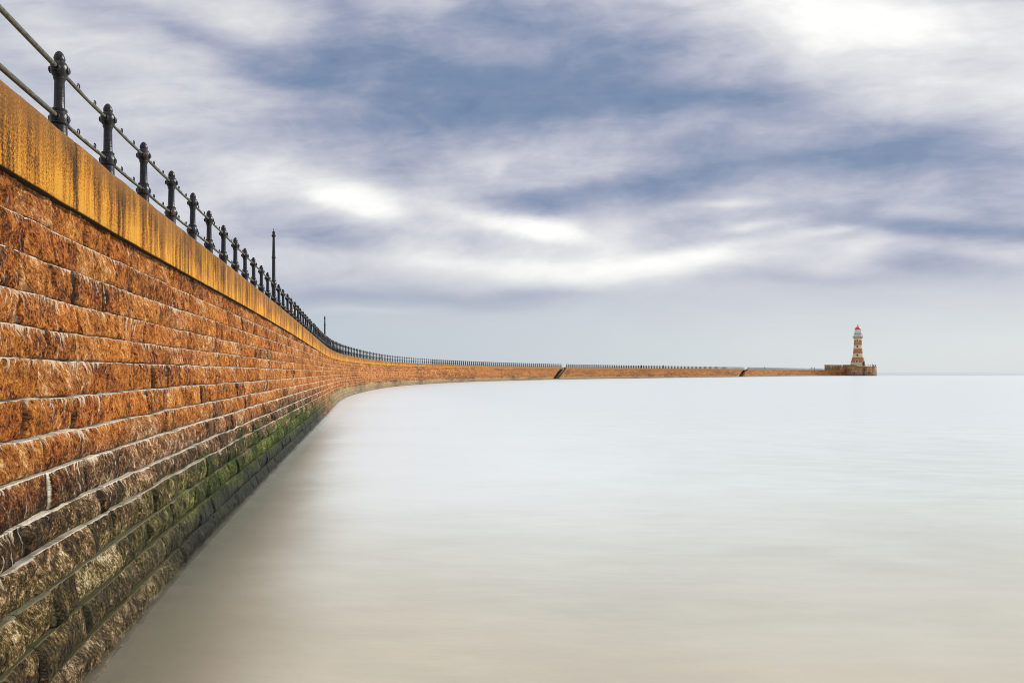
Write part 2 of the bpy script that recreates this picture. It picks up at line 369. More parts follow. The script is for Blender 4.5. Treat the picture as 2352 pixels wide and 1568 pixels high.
def coping_mat():
    m, t, b = mat('weathered_coping_stone')
    uv = t.node('ShaderNodeUVMap').outputs[0]; u, v, _ = t.sep(uv)
    at = t.node('ShaderNodeAttribute', attribute_name='mark'); rnd, mort, tt = t.sep(at.outputs['Color'])  # mort here: slab joints plus the painted shade under the overhang
    s1 = t.noise(t.comb(t.math('MULTIPLY', u, 7.0), t.math('MULTIPLY', v, 0.35), t.math('MULTIPLY', rnd, .3)), 1.0, 5, 0.62, 0.25)
    s2 = t.noise(t.comb(t.math('MULTIPLY', u, 24.0), t.math('MULTIPLY', v, 0.9), 7.0), 1.0, 4, 0.6, 0.3)
    g = t.noise(t.comb(t.math('MULTIPLY', u, 60.0), t.math('MULTIPLY', v, 48.0), 1.0), 1.0, 4, 0.75)
    lo = t.noise(t.comb(t.math('MULTIPLY', u, 1.3), t.math('MULTIPLY', v, 1.2), 41.0), 1.0, 4, 0.6)
    s1 = t.mix(t.maprange(lo, .42, .60, .0, .55), s1, t.noise(t.comb(t.math('MULTIPLY', u, 3.2), t.math('MULTIPLY', v, 1.6), 11.0), 1.0, 5, 0.65, 0.6))
    s2 = t.mix(t.maprange(lo, .40, .62, .4, .0), s2, t.noise(t.comb(t.math('MULTIPLY', u, 14.0), t.math('MULTIPLY', v, 7.0), 17.0), 1.0, 5, 0.65, 0.6))
    f = t.math('ADD', t.math('MULTIPLY', s1, 0.80), t.math('ADD', t.math('MULTIPLY', s2, 0.34), t.math('MULTIPLY', g, 0.60)))
    f = t.math('ADD', f, t.math('MULTIPLY', t.math('SUBTRACT', 0.50, tt), 0.12))
    f = t.math('MULTIPLY_ADD', t.math('SUBTRACT', f, 0.87), 1.75, 0.60)
    c = t.ramp(f, [(0.42, (.030, .016, .006)), (0.52, (.12, .050, .008)), (0.61, (.38, .138, .008)), (0.69, (.59, .235, .012)), (0.80, (.76, .37, .04))])
    rust = t.noise(t.comb(t.math('MULTIPLY', u, 0.7), t.math('MULTIPLY', v, 1.0), 3.0), 1.0, 4, 0.6)
    c = t.mix(t.maprange(t.math('MULTIPLY_ADD', tt, 0.35, rust), 0.60, 0.88, 0, 0.75, True), c, t.mix(g, (.16, .060, .008), (.48, .22, .05)))
    c = t.mix(t.maprange(g, 0.66, 0.74, 0, 0.75), c, (.78, .56, .26))
    c = t.mix(t.maprange(u, 120, 260, 0, .75), c, t.mix(s2, (.24, .095, .03), (.42, .22, .09)))
    c = t.mix(mort, c, (.022, .014, .006))  # slab joints, plus the painted shade under the overhang
    t.l.new(c, b.inputs['Base Color']); b.inputs['Roughness'].default_value = 0.8; b.inputs['Specular IOR Level'].default_value = 0.25
    bump(t, b, t.math('ADD', t.math('MULTIPLY', g, 1.3), s2), 0.018, 1.0)
    return m
M_COPE = coping_mat()

def rough_mat(name, c1, c2, scale=8, rough=0.7, bmp=0.01, metal=0.0, stretch=(1, 1, 1), spec=0.4):
    m, t, b = mat(name)
    o = t.node('ShaderNodeTexCoord').outputs['Object']
    o = t.vmath('MULTIPLY', o, stretch)
    n = t.noise(o, scale, 6, 0.65, 0.3)
    t.l.new(t.mix(t.maprange(n, 0.32, 0.68), c1, c2), b.inputs['Base Color'])
    b.inputs['Roughness'].default_value = rough; b.inputs['Metallic'].default_value = metal
    b.inputs['Specular IOR Level'].default_value = spec
    if bmp: bump(t, b, n, bmp, 0.8)
    return m
M_DECK = rough_mat('worn_concrete', (.20, .18, .15), (.32, .29, .25), 3, 0.85)
M_IRON = rough_mat('black_painted_iron', (.006, .006, .008), (.026, .026, .032), 30, 0.30, 0.002, spec=0.6)
def iron_mat():
    m, t, b = mat('black_painted_iron')
    o = t.node('ShaderNodeTexCoord').outputs['Object']; oi = t.node('ShaderNodeObjectInfo').outputs['Random']
    p = t.vmath('ADD', o, t.comb(t.math('MULTIPLY', oi, 40.0), 0.0, 0.0))
    n = t.noise(p, 30, 6, 0.65); r = t.noise(p, 9, 5, 0.7)
    c = t.mix(t.maprange(n, .35, .65), (.005, .005, .007), (.028, .028, .034))
    rf = t.maprange(r, .60, .68, 0, .8, True)
    c = t.mix(rf, c, t.mix(n, (.06, .022, .010), (.20, .075, .035)))
    t.l.new(c, b.inputs['Base Color']); t.put(b.inputs['Roughness'], t.maprange(rf, 0, 1, .30, .8)); b.inputs['Specular IOR Level'].default_value = .35
    bump(t, b, t.math('ADD', n, r), .004, .8)
    return m
M_IRON = iron_mat()
M_RAIL = rough_mat('galvanised_rail', (.040, .036, .024), (.15, .14, .095), 28, 0.55, 0.004)
M_ORANGE = rough_mat('orange_plastic', (.50, .075, .02), (.62, .12, .04), 12, 0.5, 0.0)
M_WHITE = rough_mat('white_paint', (.66, .66, .66), (.78, .77, .75), 2, 0.45, 0.0)
M_CREAM = rough_mat('pale_granite', (.64, .50, .31), (.80, .68, .47), 0.9, 0.75, 0.01)
M_RED = rough_mat('red_painted_dome', (.62, .055, .012), (.78, .10, .03), 1.5, 0.35, 0.0)
M_DARK = rough_mat('dark_glass', (.03, .03, .035), (.07, .065, .07), 2, 0.25, 0.0)
M_SHELT = rough_mat('brown_stone', (.16, .095, .05), (.46, .30, .17), 0.55, 0.85, 0.02, stretch=(1, 1, .35))
M_MOSS = rough_mat('weed_dark_steps', (.012, .016, .016), (.05, .06, .055), 2, 0.6, 0.01)
M_STEP = rough_mat('grey_steps', (.09, .10, .10), (.20, .20, .19), 2, 0.7, 0.01)

def banded_red():
    m, t, b = mat('red_granite_courses')
    o = t.node('ShaderNodeTexCoord').outputs['Object']
    x, y, z = t.sep(o)
    band = t.math('FRACT', t.math('MULTIPLY', z, 1.35))
    n = t.noise(o, 1.1, 5, 0.6)
    c = t.mix(t.maprange(n, 0.36, 0.66), (.33, .135, .055), (.60, .28, .10))
    c = t.mix(t.maprange(band, 0.0, 0.14, 0.55, 0.0), c, (.15, .07, .04))
    t.l.new(c, b.inputs['Base Color']); b.inputs['Roughness'].default_value = 0.8
    return m
M_REDG = banded_red()
def drum_mat():
    m, t, b = mat('stained_roundhead_stone')
    o = t.node('ShaderNodeTexCoord').outputs['Object']; x, y, z = t.sep(o)
    n = t.noise(t.vmath('MULTIPLY', o, (.55, .55, .22)), 1.0, 6, 0.7, 0.5)
    g = t.noise(o, 2.2, 5, 0.7)
    f = t.math('ADD', t.math('MULTIPLY', n, 0.7), t.math('MULTIPLY', g, 0.3))
    c = t.ramp(f, [(0.38, (.06, .035, .022)), (0.45, (.22, .10, .05)), (0.51, (.42, .20, .075)), (0.57, (.50, .29, .13)), (0.66, (.66, .50, .32))])
    band = t.math('FRACT', t.math('MULTIPLY', z, 1.55))
    c = t.mix(t.maprange(band, 0.0, 0.12, 0.4, 0.0), c, (.10, .06, .035))
    c = t.mix(t.maprange(z, 1.15, 1.45, 1, 0, True), c, t.mix(g, (.13, .10, .085), (.26, .21, .18)))
    c = t.mix(t.maprange(z, 0.22, 0.42, 1, 0, True), c, (.035, .028, .024))
    bk = t.math('MULTIPLY', t.maprange(t.noise(o, 0.35, 4, 0.7), 0.54, 0.62, 0, 0.9, True), t.math('MULTIPLY', t.maprange(z, 1.0, 1.4, 0, 1), t.maprange(z, 2.0, 3.2, 1, 0)))
    c = t.mix(bk, c, (.025, .024, .022))
    t.l.new(c, b.inputs['Base Color']); b.inputs['Roughness'].default_value = 0.8
    bump(t, b, g, 0.05, 0.6)
    return m
M_DRUM = drum_mat()

# ------------------------------------------------------------------ the pier
pier = empty('pier', (float(plan(20)[0]), float(plan(20)[1]), 0))
tag(pier, 'long curving sea wall of rough orange stone courses under a golden coping', 'pier')
def under(o, p):            # parent while keeping world coordinates of the mesh
    o.parent = p; o.matrix_parent_inverse = Matrix.Translation(-p.location); return o

# columns: fine near the camera, coarser with distance
cols = [S0]
while cols[-1] < S_END:
    x, y = plan(cols[-1]); d = math.hypot(float(x), float(y)) if cols[-1] > 2.0 else max(4.0, 3.5 - cols[-1])
    cols.append(cols[-1] + ((0.0019 if d < 26 else 0.0034) * d if cols[-1] > 1.5 else 0.03))
cols = np.array(cols); cols[-1] = S_END
NCc = 17                                   # courses -2..14
rows = []                                  # (course index, t within the course, kind)
for k in range(NCO):
    for t in (0.0, 0.03, 0.055, 0.09, 0.14, 0.20, 0.27, 0.34, 0.41, 0.48, 0.55, 0.62, 0.69, 0.76, 0.83, 0.885, 0.93, 0.965, 0.99):
        rows.append((k, t))
rk = np.array([r[0] for r in rows]); rt = np.array([r[1] for r in rows])
NR, NC = len(rows), len(cols)
Sg, Kg = np.meshgrid(cols, rk); Tg = np.meshgrid(cols, rt)[1]
off = np.zeros((NR, NC)); RND = np.zeros((NR, NC)); MOR = np.zeros((NR, NC)); VJ = np.zeros((NR, NC))
jz = fbm(cols * 0.9, 0 * cols, 3, 5)
for k in range(NCO):
    m = rk == k; CH = ZL[k + 1] - ZL[k]; ZK = ZL[k]
    L = rng.uniform(0.42, 0.95, int((S_END - S0) / 0.42) + 5)
    J = S0 - rng.uniform(0, .6) + np.cumsum(L); J = J[J < S_END + 3]; J = np.concatenate([[S0 - 2], J])
    i = np.searchsorted(J, cols, side='right') - 1; i = np.clip(i, 0, len(J) - 2)
    a, b = J[i], J[i + 1]; ln = b - a
    u = (cols - a); e = np.minimum(u, ln - u)                 # distance to the vertical joint
    r1 = _hash(i, i * 0 + k, 3); r2 = _hash(i, i * 0 + k, 4); r3 = _hash(i, i * 0 + k, 5); r4 = _hash(i, i * 0 + k, 6)
    t = rt[m][:, None]; z = t * CH
    ez = np.minimum(z, CH - z)
    pil = (1 - np.exp(-np.maximum(e + .001, 0)[None, :] / 0.011)) * (1 - np.exp(-ez / 0.008))
    un = (u / ln - 0.5)[None, :]; tn = t - 0.5
    # cleft faces: a few intersecting planes with each block's own tilt
    f1 = (r1 - .5)[None, :] * un * 0.085 + (r2 - .5)[None, :] * tn * 0.07
    f2 = (r3 - .5)[None, :] * (un * 0.10) + (0.35 - r4)[None, :] * tn * 0.11 + 0.008
    sl = (r2 * 0.9)[None, :] * z
    S_ = cols[None, :] + sl
    seed = 20
    nn = fbm(S_ * 5.2 + r1[None, :] * 50, (ZK + z) * 4.6 + r3[None, :] * 30, 6, seed, 0.66)
    nr = fbm(S_ * 9.5 + r2[None, :] * 40, (ZK + z) * 3.2 + r4[None, :] * 9, 4, seed + 9, 0.62, ridge=True)
    face = 0.024 + 0.010 * (r4[None, :] - .3) + np.minimum(f1, f2) * 1.5 + nn * 0.058 + (nr - .2) * 0.022
    belly = (0.019 if k < 10 else 0.006) * (1 - (2 * tn + 0.25) ** 2)               # fuller towards the foot of the block
    ff = pil * np.maximum(face + belly, 0.004) - 0.026 * np.exp(-(np.maximum(e, 0) / .010) ** 2)[None, :] * (r1 > .15)[None, :]
    ledge = np.where((t > 0.98) | (t < 0.01), 1.0, 0.0)
    ff = np.where(t < 0.01, -0.012, ff)                       # raked joint
    off[m] = ff; RND[m] = (0.5 * r1 + 0.5 * r3)[None, :]
    gj = np.exp(-np.maximum(e, 0) ** 2 / 0.011 ** 2)[None, :] * np.ones((int(m.sum()), 1))
    VJ[m] = gj * np.where(r2 > .35, .80, 0.0) * np.where((r2 > .6) | (r2 < .35), 1.15, .6)[None, :]
    MOR[m] = np.maximum(gj * np.where(r2 > .35, 0.0, .9)[None, :], np.where((t > 0.98) | (t < 0.01), 1.0, np.where(t > .955, 0.52, np.where(t < 0.04, 0.40, 0.0))))
wob_ = np.stack([fbm(cols * 1.7, cols * 0 + 3.7 * k, 4, 200 + k, .6) for k in range(NCO + 1)]) * 0.040
ZLs = ZL[:, None] + wob_
course_z = ZLs[rk] + Tg * (ZLs[rk + 1] - ZLs[rk])
bat = np.where(Kg >= KTOP, 0.0, (KTOP - Kg)) * 0.0425 - 0.075
# under the coping the top course is cut away as the coping falls
ZT = ztop(cols)[None, :] - COPE + 0.02
OFF = bat + off
Zg = np.minimum(course_z, ZT + 0.0 * course_z)
# stair recesses
darkA = np.zeros((NR, NC))
gapcol = np.zeros(NC, bool)
for (sa, wd, run) in STAIRS:
    zt_ = float(ztop(sa))
    fl = (cols - (sa - run)) / run * zt_                          # height of the flight's lower side
    fu = (cols - (sa - run) + wd) / run * zt_
    fl_ = np.clip(fl - wd / run * zt_, 0.0, 99)
    band = (Zg > fl_[None, :] + 0.15) & (Zg < fu[None, :]) & (cols[None, :] > sa - run - 0.5) & (cols[None, :] < sa + wd)
    band &= (cols[None, :] < sa + wd)
    lowcut = (cols[None, :] < sa + wd) & (Zg > (cols[None, :] - (sa - run + wd * .4)) / run * zt_)
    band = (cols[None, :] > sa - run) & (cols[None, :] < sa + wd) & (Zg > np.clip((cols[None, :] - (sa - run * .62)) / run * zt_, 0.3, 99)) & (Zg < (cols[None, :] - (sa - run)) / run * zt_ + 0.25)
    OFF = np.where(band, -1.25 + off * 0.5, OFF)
    darkA = np.where(band, 1.0, darkA)  # weed and the recess's own shade, both put into the colour
    # weed stain spilling round the lower end
    near = np.exp(-((cols[None, :] - (sa - run * .9)) / 2.2) ** 2) * (Zg < 1.6) * 0.0
    darkA = np.maximum(darkA, near)
    gapcol |= (cols > sa) & (cols < sa + wd)
X, Y = np.interp(cols, _s, _X)[None, :], np.interp(cols, _s, _Y)[None, :]
TH = heading(cols)[None, :]
VX = X + OFF * np.cos(TH); VY = Y - OFF * np.sin(TH)
V = np.stack([VX, VY, Zg], -1).reshape(-1, 3)
UV = np.stack([Sg, course_z], -1).reshape(-1, 2)
darkA = np.maximum(darkA, VJ * (cols < 70)[None, :])
CC = np.stack([RND, MOR, Tg, darkA], -1).reshape(-1, 4)
wall = link('stone_face', mesh_np('stone_face', V, grid_faces(NR, NC), UV, CC), M_STONE); under(wall, pier)
wall.data.set_sharp_from_angle(angle=R(55))

# coping: rounded slab face, broken by the stair openings
cs = [S0]
while cs[-1] < S_END:
    x, y = plan(cs[-1]); d = math.hypot(float(x), float(y)) if cs[-1] > 2.0 else 4.0
    cs.append(cs[-1] + max(0.02, 0.006 * d))
cs = np.array(cs); cs[-1] = S_END
prof = [(-0.06, 0.0), (-0.005, 0.0), (0.0, 0.012)] + [(0.0, z) for z in np.linspace(0.05, COPE - 0.06, 14)] + \
       [(-0.004, COPE - 0.035), (-0.014, COPE - 0.015), (-0.034, COPE - 0.004), (-0.07, COPE), (-0.2, COPE + .002), (-0.6, COPE + .004), (-0.6, COPE - .25), (-1.3, COPE - .25)]
po = np.array([p[0] for p in prof])[:, None]; pz = np.array([p[1] for p in prof])[:, None]
Sg2 = np.broadcast_to(cs[None, :], (len(prof), len(cs)))
rough = fbm(cs[None, :] * 3.1, pz * 5 + po * 3, 4, 60) * 0.014 + fbm(cs[None, :] * 22, pz * 20, 2, 66) * 0.003
edge = fbm(cs * 2.0, cs * 0, 4, 71) * 0.075
jl = np.array([-9.1, -4.0, 0.2, 6.15, 13.9, 19.3, 26.8, 33.0, 41.5, 52.0])
jd = np.min(np.abs(cs[:, None] - jl[None, :]), 1) if len(jl) < 400 else cs * 0
jm = np.exp(-(jd / 0.012) ** 2)[None, :] * (cs < 60)
OF2 = po + rough + np.where(po > -0.02, 0.01, 0) - jm * 0.010 * (po > -0.1)
chips = np.clip(edge - 0.010, 0, 1)[None, :] * np.exp(-(COPE - pz) / 0.06)
OF2 = OF2 - chips * 1.0 * (po > -0.1)
Z2 = ztop(cs)[None, :] - COPE + pz + (edge[None, :] * 0.35) * (pz > 0.3) - chips * 0.4 * (pz > 0.5)
X2 = np.interp(cs, _s, _X)[None, :]; Y2 = np.interp(cs, _s, _Y)[None, :]; T2 = heading(cs)[None, :]
V2 = np.stack([X2 + OF2 * np.cos(T2), Y2 - OF2 * np.sin(T2), Z2], -1).reshape(-1, 3)
keep = np.ones(len(cs) - 1, bool)
for (sa, wd, run) in STAIRS: keep &= ~((cs[:-1] > sa) & (cs[1:] < sa + wd))
blk = np.searchsorted(jl, cs)
U2 = np.stack([Sg2, Z2], -1).reshape(-1, 2)
C2 = np.stack([np.broadcast_to(_hash(blk, blk * 0, 9)[None, :], Sg2.shape), np.maximum(np.broadcast_to(jm, Sg2.shape), (pz < .01) * 1.0), np.broadcast_to(pz / COPE, Sg2.shape), 0 * Sg2], -1).reshape(-1, 4)  # underside rows also painted near-black, shade under the overhang put into the colour
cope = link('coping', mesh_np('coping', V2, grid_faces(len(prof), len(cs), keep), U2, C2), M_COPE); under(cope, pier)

# deck and landward face
ds = np.linspace(S0, S_END, 500)
dp = [(-1.28, -0.25), (-7.2, -0.22), (-7.2, -0.20), (-7.7, -0.20), (-8.1, -7.5)]
dpo = np.array([p[0] for p in dp])[:, None]; dpz = np.array([p[1] for p in dp])[:, None]
XX = np.interp(ds, _s, _X)[None, :]; YY = np.interp(ds, _s, _Y)[None, :]; TT = heading(ds)[None, :]
Vd = np.stack([XX + dpo * np.cos(TT), YY - dpo * np.sin(TT), ztop(ds)[None, :] + dpz], -1).reshape(-1, 3)
deck = link('deck', mesh_np('deck', Vd, grid_faces(len(dp), len(ds)), smooth=False), M_DECK); under(deck, pier)

# steps inside the two recesses
for n_, (sa, wd, run) in enumerate(STAIRS):
    bm = bmesh.new(); zt_ = float(ztop(sa)); ns = 14
    for i in range(ns):
        s1 = sa + wd * .5 - run * .8 * (i + 1) / ns; s2 = sa + wd * .5 - run * .8 * i / ns
        zz = zt_ - 0.1 - (zt_ - 0.3) * (i + 1) / ns
        c_ = plan((s1 + s2) / 2, -0.75); th = float(heading((s1 + s2) / 2))
        M = Matrix.Translation((float(c_[0]), float(c_[1]), 0)) @ Matrix.Rotation(-th, 4, 'Z')
        box(bm, -0.5, 0.45, -(s2 - s1) / 2 - .01, (s2 - s1) / 2 + .01, zz - 0.5, zz, M)
    o = link('stairway', finish(bm, 'stairway', False), M_STEP if n_ == 0 else M_MOSS); under(o, pier)
    o['label'] = 'dark weedy steps cut into the wall, nearer flight' if n_ == 0 else 'dark weedy steps cut into the wall, farther flight'

# roundhead drum at the end
DC = (229.5, 453.0)
bm = bmesh.new()
lathe(bm, [(11.55, -1.0), (11.35, 0.0), (11.2, 1.2), (10.95, 5.4), (10.95, 5.7), (11.1, 5.72), (11.1, 6.12), (10.9, 6.17), (0, 6.2)], 96, (0, 0, 0))
drum = link('roundhead', finish(bm, 'roundhead', True, 30), M_DRUM, loc=(DC[0], DC[1], 0)); under(drum, pier)
# raised quay block that ties the drum to the pier
bm = bmesh.new()
q = [plan(530, -0.3), plan(541, -0.3), plan(541, -8), plan(530, -8)]
v0 = [bm.verts.new((float(a - DC[0]), float(b_ - DC[1]), 3.0)) for a, b_ in q]; v1 = [bm.verts.new((float(a - DC[0]), float(b_ - DC[1]), 6.05)) for a, b_ in q]
for i in range(4): bm.faces.new((v0[i], v0[(i + 1) % 4], v1[(i + 1) % 4], v1[i]))
bm.faces.new(v1)
blkq = link('raised_quay', finish(bm, 'raised_quay', False), M_DRUM, loc=(DC[0], DC[1], 0)); under(blkq, pier)

# ------------------------------------------------------------------ railing
PS0, PSP, SET = 6.80, 1.300, -0.37
PH = 1.07
def post_mesh(n=14, low=False):
    bm = bmesh.new()
    if low:
        lathe(bm, [(.10, 0), (.095, .36), (.10, .40), (.10, .48), (.078, .53), (.072, .80), (.095, .85), (.095, .92), (.07, .99), (.035, 1.04), (0, PH)], 6)
        return finish(bm, 'post', True, 60)
    lathe(bm, [(.115, 0), (.115, .02), (.085, .035), (.069, .06), (.066, .375), (.080, .392), (.081, .41), (.082, .44), (.079, .475), (.062, .505), (.066, .512), (.066, .528), (.050, .540),
               (.046, .56), (.0425, .79), (.050, .812), (.054, .822), (.050, .832), (.062, .848), (.073, .868), (.078, .90), (.075, .935), (.064, .962), (.049, .980), (.044, .985), (.048, .998),
               (.0485, 1.010), (.044, 1.032), (.034, 1.056), (.020, PH + .004), (.008, PH + .012), (0, PH + .014)], 16)
    for zz in (.44, .90):                                   # sockets the rails pass through, and the side studs
        for sgn in (1, -1):
            tube(bm, [(0, sgn * .05, zz), (0, sgn * .098, zz)], [.040, .034], 10)
            tube(bm, [(sgn * .06, 0, zz), (sgn * .084, 0, zz), (sgn * .089, 0, zz)], [.036, .032, .020], 8)
    return finish(bm, 'post', True, 35)
railing = empty('railing', (float(plan(PS0, SET)[0]), float(plan(PS0, SET)[1]), float(ztop(PS0))))
tag(railing, 'black iron railing with acorn topped posts running along the coping edge', 'railing')
pm = post_mesh(); pm.materials.append(M_IRON)
MASTS = {12: 2.66, 33: 2.42}
NPOST = int((518 - PS0) / PSP)
def in_gap(s): return any(sa - .2 < s < sa + wd + .2 for sa, wd, run in STAIRS)
cnt = 0; far = []
for i in range(-1, NPOST):
    s = PS0 + i * PSP - (.75 if i < 0 else 0)
    if in_gap(s) or i in MASTS: continue
    x, y = plan(s, SET); z = float(ztop(s)) - .05
    if cnt < 100:
        o = link('post', pm); o.location = (float(x), float(y), z); o.rotation_euler = (R(random.gauss(0, .5)), R(random.gauss(0, .6)), -float(heading(s)) + random.uniform(-.05, .05))
        o.parent = railing; o.matrix_parent_inverse = Matrix.Translation(-railing.location); cnt += 1
        if i == 2: o['label'] = 'post with a rusty lower boss'
    else: far.append((float(x), float(y), z))
lm = post_mesh(low=True); lv = np.array([v.co[:] for v in lm.vertices]); lp = [list(p.vertices) for p in lm.polygons]
bm = bmesh.new()
for (x, y, z) in far:
    fk = 1.0 + min(1.15, max(0, y - 90) / 150) * min(1, max(.15, (400 - y) / 150))
    vs = [bm.verts.new((a[0] * fk + x, a[1] * fk + y, a[2] + z)) for a in lv]
    for p in lp: bm.faces.new([vs[k] for k in p])
fp = link('far_posts', finish(bm, 'far_posts', True, 60), M_IRON); under(fp, railing); fp['kind'] = 'stuff'
fp['label'] = 'distant railing posts merging into a fine comb'
def rail_mesh(h):
    bm = bmesh.new()
    seg = []; s = PS0 - 3 * PSP
    while s < PS0 + (NPOST - 1) * PSP:
        if in_gap(s):
            if len(seg) > 1: tube(bm, seg[0], seg[1], 8)
            seg = []
            s += 0.5; continue
        x, y = plan(s, SET); d = max(4.0, s)
        bumpy = 0.0 if s < PS0 else 1.0
        n1 = float(vnoise(np.array([s * 14.0]), np.array([h * 9.0]), 4)[0]) * bumpy
        pz = float(ztop(s)) - .04 + h + n1 * .008 - bumpy * 0.012 * math.sin(((s - PS0) / PSP % 1) * math.pi)
        if not seg: seg = [[], []]
        seg[0].append((float(x), float(y), pz)); seg[1].append((.0235 if s < PS0 else .0185) + n1 * .007 + min(.010, max(0, s - 60) * .0002))
        s += 0.05 if s < 20 else 0.01 * d if s < 120 else 2.0
    if seg: tube(bm, seg[0], seg[1], 8)
    return finish(bm, 'rail', True, 60)
em = None
for h, nm in ((.90, 'upper_rail'), (.44, 'lower_rail')):
    r = link(nm, rail_mesh(h), M_RAIL); under(r, railing)
    if em is None:
        bm = bmesh.new()
        ring = [(0, .026 * math.cos(a), .026 * math.sin(a)) for a in np.linspace(0, 2 * math.pi, 13)]
        tube(bm, ring, .006, 6, False); em = finish(bm, 'eyelet', True, 60); em.materials.append(M_IRON)
    for i in range(0, 22):
        if 12 == i: pass
        for fr in (.36, .70):
            s = PS0 + (i + fr) * PSP; x, y = plan(s, SET)
            e = link('eyelet', em); e.location = (float(x), float(y), float(ztop(s)) + h - .008); e.rotation_euler = (0, 0, -float(heading(s)))
            e.parent = r; e.matrix_parent_inverse = r.matrix_parent_inverse @ Matrix.Identity(4)
            e.matrix_parent_inverse = Matrix.Translation(-railing.location) @ Matrix.Translation(railing.location)
            e.matrix_parent_inverse = Matrix.Identity(4)
# chain across the stair gap
for i, H in MASTS.items():
    s = PS0 + i * PSP; x, y = plan(s, SET); z = float(ztop(s)) - .05
    root = empty('iron_mast', (float(x), float(y), z)); root.rotation_euler = (0, 0, -float(heading(s)))
    tag(root, 'tall black iron mast in the railing line, the nearer and taller looking of two' if i == 12 else 'tall black iron mast farther off, thin against pale sky where the wall bends', 'mast', 'tall masts standing in the railing')
    bm = bmesh.new()
    lathe(bm, [(.14, 0), (.14, .03), (.09, .06), (.075, .10), (.075, .38), (.092, .40), (.094, .44), (.092, .49), (.070, .52), (.075, .53), (.075, .545), (.062, .56), (.061, .80), (.080, .812), (.080, .83), (.070, .84),
               (.086, .87), (.088, .90), (.086, .95), (.070, .985), (.080, .995), (.080, 1.01), (.062, 1.03), (.054, 1.06), (.050, 1.72), (.066, 1.735), (.066, 1.76), (.050, 1.775), (.036, H - .28)], 18)
    link('shaft', finish(bm, 'shaft', True, 35), M_IRON, root)
    bm = bmesh.new()
    lathe(bm, [(.036, H - .28), (.05, H - .25), (.070, H - .225), (.070, H - .205), (.052, H - .195), (.042, H - .19), (.042, H - .09), (.035, H - .085), (.012, H - .082), (.011, H), (0, H + .002)], 14)
    link('cap', finish(bm, 'cap', True, 35), M_IRON, root)
# lifebuoys hung on the inner side of the railing
for (s, lb) in ((PS0 + 17.5 * PSP, 'orange lifebuoy behind the railing just past the nearer mast'), (PS0 + 41.5 * PSP, 'orange lifebuoy behind the railing just past the farther mast'),
                (101.3, 'small orange lifebuoy glimpsed where the curve flattens out'), (171.5, 'farthest red speck of a lifebuoy before the first dark stairway')):
    x, y = plan(s, SET - .16)
    root = empty('lifebuoy', (float(x), float(y), float(ztop(s)) + .52)); root.rotation_euler = (0, R(6), -float(heading(s)))
    tag(root, lb, 'lifebuoy', 'lifebuoys hung behind the railing')
    bm = bmesh.new(); pts = [(0, .28 * math.cos(a), .28 * math.sin(a)) for a in np.linspace(0, 2 * math.pi, 25)]
    tube(bm, pts, .062, 10, False); link('ring', finish(bm, 'ring', True, 60), M_ORANGE, root)
    bm = bmesh.new()
    for k in range(4):
        a = math.pi / 4 + k * math.pi / 2
        pts = [(0, .28 * math.cos(a + d_), .28 * math.sin(a + d_)) for d_ in (-.1, 0, .1)]; tube(bm, pts, .066, 10, True)
    link('band', finish(bm, 'band', True, 60), M_WHITE, root)

# ------------------------------------------------------------------ lighthouse
PX = 1 / (8.25 * 3.68)                       # metres per pixel of my measurements at its distance
def hz_(y): return EYE + (908.3 - (760 + y / 8.25)) / 3.68
BZ = 6.15
lh = empty('lighthouse', (DC[0], DC[1], BZ))
tag(lh, 'banded red and cream stone lighthouse with red dome at the pier end', 'lighthouse')
P = [(1110, 150), (1095, 146), (1060, 137), (1022, 129), (985, 119), (950, 110), (920, 103), (880, 94), (840, 88), (790, 83), (745, 79.5), (705, 76.5), (675, 74.5), (625, 72.5), (575, 71.5), (545, 71)]
def rad(y): return float(np.interp(-y, [-p[0] for p in P], [p[1] for p in P])) * PX
for (y0, y1, m, nm, lb) in ((1110, 1022, M_CREAM, 'cream_band', 'cream base band'), (1022, 920, M_REDG, 'red_band', 'lowest red band'), (920, 840, M_CREAM, 'cream_band', 'lower cream band'),
                        (840, 745, M_REDG, 'red_band', 'middle red band'), (745, 675, M_CREAM, 'cream_band', 'upper cream band'), (675, 575, M_REDG, 'red_band', 'top red band'), (575, 540, M_CREAM, 'cream_band', 'narrow cream band under the gallery')):
    bm = bmesh.new(); ys = np.linspace(y0, y1, 7)
    pr = [(rad(y), max(hz_(y), BZ if y == 1110 else -9) - BZ) for y in ys]
    lathe(bm, [(pr[0][0] - .1, pr[0][1])] + pr + [(pr[-1][0] - .1, pr[-1][1])], 48)
    o = link(nm, finish(bm, nm, True, 30), m, lh); o['label'] = lb
bm = bmesh.new()
lathe(bm, [(r * PX, hz_(y) - BZ) for r, y in ((70.5, 548), (78, 540), (84, 534), (92, 524), (95, 522), (96, 512), (93, 508), (60, 507))], 48)
link('gallery_balcony', finish(bm, 'gallery', True, 30), rough_mat('gallery_stone', (.33, .24, .14), (.48, .38, .25), 1, .8), lh)
bm = bmesh.new()
for k in range(20):
    a = 2 * math.pi * k / 20; r = 90 * PX
    tube(bm, [(r * math.cos(a), r * math.sin(a), hz_(508) - BZ), (r * math.cos(a), r * math.sin(a), hz_(478) - BZ)], .075, 6)
tube(bm, [(90 * PX * math.cos(a), 90 * PX * math.sin(a), hz_(479) - BZ) for a in np.linspace(0, 2 * math.pi, 41)], .06, 6, False)
link('gallery_rail', finish(bm, 'gallery_rail', True, 60), M_SHELT, lh)
bm = bmesh.new()
lathe(bm, [(r * PX, hz_(y) - BZ) for r, y in ((64, 508), (64, 456), (70, 452), (60, 449.5))], 40)
link('lantern_drum', finish(bm, 'lantern_drum', True, 30), M_WHITE, lh)
